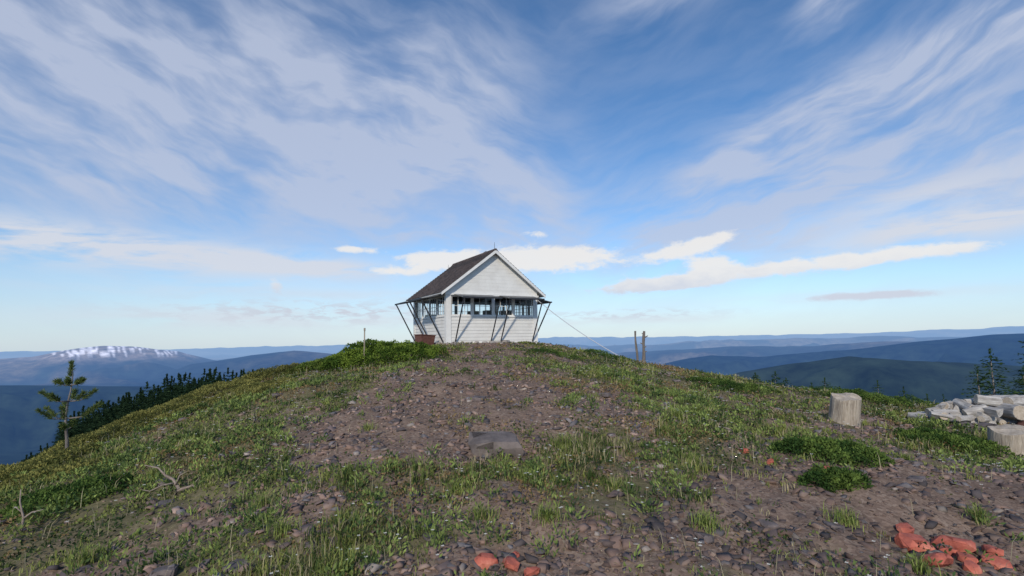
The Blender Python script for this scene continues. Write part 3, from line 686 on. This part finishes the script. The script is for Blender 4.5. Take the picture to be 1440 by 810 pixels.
def logo(x,y,z,ln,r,rz,tilt=0,label="weathered grey cut log in the woodpile",mat=None):
    mb=MB();mb.tube([(-ln/2,0,0),(-ln/6,0,.006),(ln/6,.008,0),(ln/2,0,0)],[r,r*.97,r*1.02,r*.98],14,0,1,.06)
    o=mb.obj("log",[mat or LOGW,CUT],bevel=.006);o.location=(x,y,z);o.rotation_euler=(random.uniform(0,6),tilt,rz)
    set_meta(o,label=label,category="log",group="logs of the woodpile");return o
def split(x,y,z,ln,r,rz,tilt):
    mb=MB();pr=[(math.cos(a)*r*1.3,math.sin(a)*r*1.3) for a in (0,.35,.7,1.05,1.4)];pr=[(0,0)]+pr
    for sx_ in (-1,1):
        for (a,b) in pr: mb.v.append((sx_*ln/2,a+random.uniform(-.006,.006),b))
    n=len(pr)
    for k in range(n): mb.f.append((k,(k+1)%n,n+(k+1)%n,n+k));mb.m.append(1 if k in(0,n-1) else 0)
    mb.f.append(tuple(reversed(range(n))));mb.m.append(1);mb.f.append(tuple(range(n,2*n)));mb.m.append(1)
    o=mb.obj("split_log",[LOGW,LOGW],bevel=.004);o.location=(x,y,z);o.rotation_euler=(random.uniform(0,6),tilt,rz)
    set_meta(o,label="grey split firewood piece in the woodpile",category="firewood",group="split firewood of the woodpile")
def gl(x,y,dz,*a,**k): logo(x,y,gz(x,y)+dz,*a,**k)
for i in range(4): gl(9.65+random.uniform(-.1,.1),10.45-.24*i,.12,.62,.12,.1+random.uniform(-.2,.2))
for i in range(4): gl(9.65+random.uniform(-.1,.1),10.38-.22*i,.33,.62,.11,.1+random.uniform(-.25,.25),random.uniform(-.1,.1))
for i in range(3): gl(9.65+random.uniform(-.1,.1),10.3-.2*i,.54,.6,.10,.1+random.uniform(-.3,.3),random.uniform(-.12,.12))
for i in range(44):
    a=random.uniform(-.75,.6);hm=.50*(1-abs(a-.2)/1.15)
    X_=8.75+a;Y_=10.0+random.uniform(-.45,.45);dz=random.uniform(.08,max(.12,hm))
    rz_=random.choice([random.uniform(-.5,.5),random.uniform(1.0,2.1)])
    if i%3: gl(X_,Y_,dz,random.uniform(.28,.48),random.uniform(.05,.10),rz_,random.uniform(-.35,.35))
    else: split(X_,Y_,gz(X_,Y_)+dz,random.uniform(.3,.48),random.uniform(.08,.12),rz_,random.uniform(-.35,.35))
for i,(a,b,dz) in enumerate([(10.0,9.9,.14),(10.03,10.2,.40),(9.95,9.6,.14),(9.3,9.55,.12),(9.1,9.6,.33)]):
    gl(a,b,dz,.5,.13,1.45)

def branch(x,y,segs,label,sc=1):
    mb=MB()
    for (pts,r0,r1) in segs:
        n=len(pts);mb.tube(pts,[r0+(r1-r0)*i/(n-1) for i in range(n)],6,0,None,.1)
    o=mb.obj("dead_branch",DEAD,smooth=True);o.location=(x,y,gz(x,y));o.scale=(sc,sc,sc);set_meta(o,label=label,category="dead branch")
branch(-3.55,5.5,[([(0,0,-.05),(.06,0,.10),(-.02,.02,.2),(-.12,.03,.24),(-.2,.02,.33),(-.36,.02,.36)],.024,.005),([(.05,0,.08),(.2,.03,.12),(.33,0,.09),(.45,.05,.16),(.55,.05,.15)],.017,.004),([(.03,0,.14),(.1,-.05,.26),(.18,-.05,.30)],.012,.003),([(0,0,.16),(-.1,-.05,.15),(-.2,-.1,.10),(-.3,-.1,.12)],.011,.003),([(.2,.03,.12),(.28,.02,.21)],.008,.003),([(-.12,.03,.24),(-.14,.03,.33)],.006,.002)],"dry forked dead branch lying in grass",.9)
branch(-4.5,4.85,[([(0,0,-.05),(.02,0,.15),(-.03,0,.3),(-.05,.02,.42)],.014,.004),([(.02,0,.14),(.1,0,.2),(.2,.02,.22)],.010,.003),([(0,0,.2),(-.08,0,.26)],.008,.003)],"small upright dry dead twig",.9)
branch(-7.6,9.2,[([(-.3,0,.03),(.0,.03,.1),(.3,0,.06)],.02,.008),([(0,.03,.1),(.1,0,.25)],.012,.004)],"fallen dead branch below the pine sapling")

# ---------------------------------------------------------------- trees
def sapling(x,y,h,label):
    e=empty("pine_tree",(x,y,gz(x,y)));set_meta(e,label=label,category="tree")
    mb=MB();pts=[(.03*math.sin(i*1.1),.02*math.cos(i),-.1+(h+.05)*i/8) for i in range(9)]
    mb.tube(pts,[.034*(1-i/9.5) for i in range(9)],8)
    tips=[]
    for wi,(t,l,nb) in enumerate([(.42,.52,6),(.60,.36,5),(.77,.22,5),(.3,.28,2)]):
        for b in range(nb):
            a=2*math.pi*b/nb+wi*.7+random.uniform(-.3,.3);ll=l*random.uniform(.75,1.15);z=t*h
            p=[Vector((0,0,z)),Vector((math.cos(a)*ll*.5,math.sin(a)*ll*.5,z+.01)),Vector((math.cos(a)*ll,math.sin(a)*ll,z+ll*.42))]
            mb.tube(p,[.012,.009,.005],5)
            for q in np.linspace(.58,1,4): 
                pp=p[1].lerp(p[2],(q-.5)*2)
                tips.append((pp,(p[2]-p[1]).normalized(),.09))
    for q in np.linspace(.87,1.0,5): tips.append((Vector((0,0,q*h)),Vector((0,0,1)),.085))
    mb.obj("trunk",BARK,smooth=True,parent=e)
    C=[];D=[];Ls=[]
    for (p,d,l) in tips:
        n=70
        dd=norm(rng.normal(size=(n,3))+np.array(d)*1.6+np.array([0,0,.5]));C.append(np.tile(np.array(p),(n,1))+rng.normal(0,.012,(n,3)));D.append(dd);Ls.append(l*rng.uniform(.7,1.2,n))
    C=np.vstack(C);D=np.vstack(D);Ls=np.concatenate(Ls);n=len(C)
    t=rng.uniform(0,1,(n,1));c=np.array([.055,.095,.03])*(1-t)+np.array([.20,.24,.075])*t
    v_,t_,c_=leaves(C,D,sides(D),Ls,np.full(n,.009),c,0)
    o=mesh_tri("crown",v_,t_,NEEDLE,c_);o.parent=e
sapling(-8.55,10.0,1.78,"young sparse pine sapling with tufted branches")

def conifer_mesh(h,R,seed,nw=26,per=9,card=.16,c1=(.014,.032,.014),c2=(.05,.085,.035),pw=.9,tipr=.012):
    rn=np.random.default_rng(seed);Cl=[];Dl=[];Ll=[];Wl=[]
    for i in range(nw):
        t=.08+.90*i/nw;z=h*t;r=R*(1-t)**pw*(1 if t>.2 else .75)+tipr*h
        k=max(3,int(per*(1-.3*t)))
        for b in range(k):
            a=rn.uniform(0,6.283);ll=r*rn.uniform(.45,1.2)
            if rn.uniform()<.08: continue
            m=max(4,int(ll/card*3.6))
            q=rn.uniform(.1,1,m)
            px=np.cos(a)*ll*q;py=np.sin(a)*ll*q;pz=z-ll*.30*q+ll*.12*q**2+rn.normal(0,.02*h*.1,m)
            Cl.append(np.stack([px,py,pz],-1))
            aa=a+rn.choice([-1,1],m)*rn.uniform(.2,1.1,m)
            Dl.append(norm(np.stack([np.cos(aa),np.sin(aa),rn.uniform(-.5,.35,m)],-1)))
            Ll.append(card*rn.uniform(.7,1.5,m)*(1.1-.5*t));Wl.append(card*.45*rn.uniform(.6,1.2,m)*(1.1-.5*t))
    m=50;Cl.append(np.stack([rn.normal(0,.004*h,m),rn.normal(0,.004*h,m),h*rn.uniform(.88,1.0,m)],-1));Dl.append(norm(np.stack([rn.normal(0,.35,m),rn.normal(0,.35,m),np.ones(m)],-1)));Ll.append(np.full(m,card*.6));Wl.append(np.full(m,card*.2))
    C=np.vstack(Cl);D=np.vstack(Dl);Ls=np.concatenate(Ll);W=np.concatenate(Wl);n=len(C)
    S=norm(np.cross(D,norm(rn.normal(0,.4,(n,3))+np.array([0,0,1.]))))
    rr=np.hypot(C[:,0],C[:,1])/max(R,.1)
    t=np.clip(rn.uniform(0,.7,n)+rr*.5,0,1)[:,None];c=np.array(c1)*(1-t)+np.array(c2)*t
    return leaves(C,D,S,Ls,W,c,.05)
def conifer(x,y,h,R,seed,label,group=None,zoff=0,nw=26,per=9,card=.16,pw=.9,tipr=.012):
    z=gz(x,y)+zoff
    e=empty("conifer_tree",(x,y,z),seed*1.3);set_meta(e,label=label,category="tree",group=group)
    mb=MB();mb.tube([(0,0,-.3),(.02,0,h*.5),(0,0,h*.95)],[h*.018,h*.010,h*.002],8);mb.obj("trunk",BARK,smooth=True,parent=e)
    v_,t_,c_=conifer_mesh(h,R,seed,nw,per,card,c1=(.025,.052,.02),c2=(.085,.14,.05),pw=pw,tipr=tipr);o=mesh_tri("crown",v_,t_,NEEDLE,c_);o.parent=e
TR=[(21.7,23.5,.85,1.5),(23.6,24.0,.0,1.5),(25.0,24.8,1.6,2.2),(26.3,24,1.2,2.2),(24.6,27.5,-.1,1.6),(27.6,26.5,1.8,2.3),(24.6,24.2,.9,1.7),
 (9.9,19.6,.25,.5),(12.0,20.0,-.05,.6),(14.3,20.4,-.2,.45),(15.3,20.4,-.45,.45),(12.8,20.4,-.4,.5),(17.0,20.6,-.8,.5),(10.4,19.8,.0,.5),(9.2,19.7,.2,.4),(16.2,20.4,-.75,.5),(11.6,20.2,-.25,.5)]
for i,(a,b,zt,R) in enumerate(TR):
    g_=gz(a,b)
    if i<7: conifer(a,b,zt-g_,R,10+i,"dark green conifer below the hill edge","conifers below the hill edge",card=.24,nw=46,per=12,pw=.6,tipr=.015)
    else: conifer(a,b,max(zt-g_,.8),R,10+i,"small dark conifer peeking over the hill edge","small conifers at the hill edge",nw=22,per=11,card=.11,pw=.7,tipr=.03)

Vs=[];Ts=[];Cs=[];o=0
protos=[conifer_mesh(1,.15,200+i,nw=15,per=6,card=.085,c1=(.016,.034,.018),c2=(.05,.085,.04),pw=.85,tipr=.006) for i in range(6)]
cnt=0
while cnt<1900:
    ad=random.uniform(-43.5,-22.0);az=math.radians(ad);r=random.uniform(110,236)
    if random.random()>.3+.7*(r/235): continue
    xx=math.sin(az)*r;yy=math.cos(az)*r;h=random.uniform(6.5,13.5)*(.5+.5*(r/235))
    if ad>-27: h*=.45+.55*(-22.0-ad)/5
    if ad<-41: h*=.7
    v_,t_,c_=protos[cnt%6];a=random.uniform(0,6.28);R_=np.array([[math.cos(a),-math.sin(a),0],[math.sin(a),math.cos(a),0],[0,0,1]])
    Vs.append((v_@R_.T)*np.array([h,h,h])+np.array([xx,yy,gz(xx,yy)-.2]));Ts.append(t_+o);Cs.append(c_*random.uniform(.7,1.3));o+=len(v_);cnt+=1
g=mesh_tri("conifer_wood",np.vstack(Vs),np.vstack(Ts),NEEDLE,np.vstack(Cs));set_meta(g,kind="stuff",label="dark far-off conifer wood along a side ridge",category="wood")

# ---------------------------------------------------------------- sky
world=bpy.data.worlds.new("World");scene.world=world;world.use_nodes=True
try:
    world.cycles.sampling_method='MANUAL';world.cycles.sample_map_resolution=256
except Exception as ex_: print(ex_)
nt=world.node_tree;nt.nodes.clear()
out=N(nt,'ShaderNodeOutputWorld');bg=N(nt,'ShaderNodeBackground');bg.inputs[1].default_value=.15;L(nt,bg.outputs[0],out.inputs[0])
SUN_EL=30;SUNV=Vector((-.20,-1,0)).normalized()
sky=N(nt,'ShaderNodeTexSky',sky_type='NISHITA');sky.sun_disc=False;sky.sun_elevation=math.radians(SUN_EL);sky.sun_rotation=math.atan2(SUNV.x,SUNV.y)
sky.air_density=1.0;sky.dust_density=.6;sky.ozone_density=2.5;sky.altitude=1500
tc=N(nt,'ShaderNodeTexCoord');sx=N(nt,'ShaderNodeSeparateXYZ');L(nt,tc.outputs['Generated'],sx.inputs[0])
def M_(op,a,b=None,c=None,clamp=False):
    n=N(nt,'ShaderNodeMath',op=op);n.use_clamp=clamp
    for i,v_ in enumerate((a,b,c)):
        if v_ is None: continue
        if isinstance(v_,(int,float)): n.inputs[i].default_value=v_
        else: L(nt,v_,n.inputs[i])
    return n.outputs[0]
xx,yy,zz=sx.outputs
AZn=M_('MULTIPLY',M_('ARCTAN2',xx,yy),57.2958);ELn=M_('MULTIPLY',M_('ARCSINE',zz),57.2958)
def smooth(v_,a,b,lo=0.,hi=1.):
    n=N(nt,'ShaderNodeMapRange');n.interpolation_type='SMOOTHSTEP';L(nt,v_,n.inputs[0])
    n.inputs[1].default_value=a;n.inputs[2].default_value=b;n.inputs[3].default_value=lo;n.inputs[4].default_value=hi;return n.outputs[0]
def comb(a,b,c=0.):
    n=N(nt,'ShaderNodeCombineXYZ')
    for i,v_ in enumerate((a,b,c)):
        if isinstance(v_,(int,float)): n.inputs[i].default_value=v_
        else: L(nt,v_,n.inputs[i])
    return n.outputs[0]
def noise(vec,scale,detail=6,rough=.6,dist=0,ns=(1,1,1),loc=(0,0,0)):
    mp=N(nt,'ShaderNodeMapping');mp.inputs['Scale'].default_value=ns;mp.inputs['Location'].default_value=loc;L(nt,vec,mp.inputs[0])
    n=N(nt,'ShaderNodeTexNoise');n.inputs['Scale'].default_value=scale;n.inputs['Detail'].default_value=detail;n.inputs['Roughness'].default_value=rough;n.inputs['Distortion'].default_value=dist
    L(nt,mp.outputs[0],n.inputs[0]);return n.outputs['Fac']
AE=comb(AZn,ELn)
warp=M_('MULTIPLY',M_('SUBTRACT',noise(AE,.03,2,.4),.5),12)
warp2=M_('MULTIPLY',M_('SUBTRACT',noise(AE,.11,3,.5,0,(1,1.4,1),(5,5,0)),.5),4)
def fibre(rot,lu,lv,loc,det=6,rough=.5):
    c,s=math.cos(math.radians(rot)),math.sin(math.radians(rot))
    u=M_('ADD',M_('MULTIPLY',AZn,c),M_('MULTIPLY',ELn,s));v_=M_('ADD',M_('MULTIPLY',AZn,-s),M_('MULTIPLY',ELn,c))
    v_=M_('ADD',v_,M_('ADD',warp,warp2))
    return noise(comb(M_('DIVIDE',u,lu),M_('DIVIDE',v_,lv)),1.0,det,rough,0,(1,1,1),loc)
def ell(az,el,ra,re,rot=0):
    c,s=math.cos(math.radians(rot)),math.sin(math.radians(rot))
    da=M_('SUBTRACT',AZn,az);de=M_('SUBTRACT',ELn,el)
    u=M_('ADD',M_('MULTIPLY',da,c/ra),M_('MULTIPLY',de,s/ra));v_=M_('ADD',M_('MULTIPLY',da,-s/re),M_('MULTIPLY',de,c/re))
    return M_('EXPONENT',M_('MULTIPLY',M_('ADD',M_('MULTIPLY',u,u),M_('MULTIPLY',v_,v_)),-1.0))
def addall(l):
    s=l[0]
    for i in l[1:]: s=M_('ADD',s,i)
    return s
def W(k,e): return M_('MULTIPLY',e,k)
veil_mask=addall([ell(-40,25,24,6,-14),ell(-16,20,17,6,-20),W(.9,ell(-42,16,22,6,-8)),W(.9,ell(-4,15,12,6,0)),W(.4,ell(-28,33,10,5,-20)),W(.8,ell(-8,28,11,6,-10)),
   W(1.2,ell(36,14,18,4,14)),W(1.25,ell(42,23,16,2.6,18)),W(.7,ell(26,19,11,2.5,22)),W(.9,ell(34,31,4,2.5,60)),W(.6,ell(18,11,14,3,5)),W(.6,ell(20,35,10,2,10)),W(.9,ell(45,12,8,4,0))])
fL=fibre(-15,13,4.8,(3.2,1.1,0),6,.52);fR=fibre(15,12,3.2,(7.2,4.1,0),6,.53)
f2=fibre(-20,6,1.6,(1,9,2),5,.55);f3=fibre(19,5,1.2,(4,2,5),5,.55)
side=smooth(AZn,0,16)
def mixf(f,a,b): return M_('ADD',M_('MULTIPLY',a,M_('SUBTRACT',1.0,f)),M_('MULTIPLY',b,f))
st=M_('ADD',W(.72,mixf(side,fL,fR)),W(.28,mixf(side,f2,f3)))
veil=M_('MULTIPLY',M_('MINIMUM',M_('ADD',veil_mask,.16),1.1),smooth(st,.34,.66))
veil=M_('ADD',W(.95,veil),M_('MULTIPLY',veil_mask,smooth(AZn,0,14,.30,.22)))
n3=noise(AE,.16,6,.6,.4,(.55,2.6,1),(4,2,0))
low_mask=addall([W(1.4,ell(-40,8.6,18,1.9,-3)),W(1.0,ell(-22,8.0,9,1.1,-3)),W(1.3,ell(42,9.3,12,1.6,4)),W(.5,ell(-20,5,22,.7,0)),W(.9,ell(-22,2.6,18,1.1,0)),W(.5,ell(34,3.6,12,.5,0)),W(.7,ell(10,2.0,14,.5,0)),W(.7,ell(39,12,9,1.2,8))])
low=M_('MULTIPLY',low_mask,smooth(n3,.32,.56))
n4=noise(AE,.50,7,.64,.3,(.8,1.7,1),(9,3,0))
pm=addall([W(1.3,ell(3.5,9.0,10,1.7,0)),W(1.1,ell(-8,8.9,5,1.1,0)),W(1.3,ell(21.5,7.6,2.6,1.0,0)),W(1.25,ell(28,6.7,4.2,.9,4)),W(1.2,ell(14,5.7,6,.9,3)),W(1.1,ell(20,5.9,4,.8,3)),W(1.15,ell(39,7.2,5.5,.8,0)),W(1.,ell(33.8,6.7,2.2,.7,0)),W(1.2,ell(20,9.6,5.,.9,12)),W(1,ell(-17.5,9.9,2.6,.5,0)),W(1.1,ell(35,3.6,6,.5,0)),W(.7,ell(2.5,11.8,3,.5,0)),W(.9,ell(-13,7.6,3,.6,0)),W(.7,ell(-25,6,1.6,.8,-60))])
puff=smooth(M_('ADD',W(.60,pm),W(.95,n4)),.74,1.05)
puff=M_('MULTIPLY',puff,smooth(pm,.08,.4))
n5=noise(AE,.75,5,.6,.2,(.6,2.2,1),(2,8,0))
bank=M_('MULTIPLY',smooth(n5,.46,.60),W(.85,M_('ADD',ell(-20,3.2,14,1.1,0),W(.8,ell(12,2.6,9,.5,0)))))
def mixc(f,a,b):
    m=N(nt,'ShaderNodeMix',data_type='RGBA');m.clamp_factor=True
    L(nt,f,m.inputs[0])
    for k_,v_ in ((6,a),(7,b)):
        if isinstance(v_,tuple): m.inputs[k_].default_value=(*v_,1)
        else: L(nt,v_,m.inputs[k_])
    return m.outputs[2]
hs_=N(nt,'ShaderNodeHueSaturation');hs_.inputs['Saturation'].default_value=1.17;hs_.inputs['Value'].default_value=.97;L(nt,sky.outputs[0],hs_.inputs['Color'])
c0=mixc(W(.75,smooth(ELn,-1,11,1,0)),hs_.outputs[0],(3.2,4.1,5.1))
c1=mixc(W(.80,M_('MINIMUM',veil,1.0)),c0,(3.5,3.88,4.85))
c2=mixc(M_('MINIMUM',W(.85,low),.9),c1,(4.5,4.7,5.2))
shade=mixc(smooth(M_('SUBTRACT',ELn,W(3.,n4)),2.5,6.0),(4.1,4.4,5.1),(5.7,5.6,5.5))
c3_=mixc(W(.92,puff),c2,shade)
c4=mixc(bank,c3_,(3.9,4.1,4.7))
L(nt,c4,bg.inputs[0])

sd=bpy.data.lights.new("sun",'SUN');sd.energy=2.9;sd.angle=math.radians(3);sd.color=(1,.92,.79)
so=bpy.data.objects.new("sun",sd);COL.objects.link(so)
e=math.radians(SUN_EL);to=Vector((SUNV.x*math.cos(e),SUNV.y*math.cos(e),math.sin(e)))
so.rotation_euler=to.to_track_quat('Z','Y').to_euler();so.location=(0,0,50)

cd=bpy.data.cameras.new("camera");cd.lens=18;cd.sensor_width=36;cd.clip_end=200000;cd.clip_start=.05
co=bpy.data.objects.new("camera",cd);COL.objects.link(co)
p=math.radians(5.8)
co.matrix_world=Matrix.Translation((0,0,EYE))@(Matrix.Rotation(math.radians(90)+p,4,'X'))@Matrix.Rotation(math.radians(-.8),4,'Z')
scene.camera=co
scene.view_settings.view_transform='Standard';scene.view_settings.look='None';scene.view_settings.exposure=0
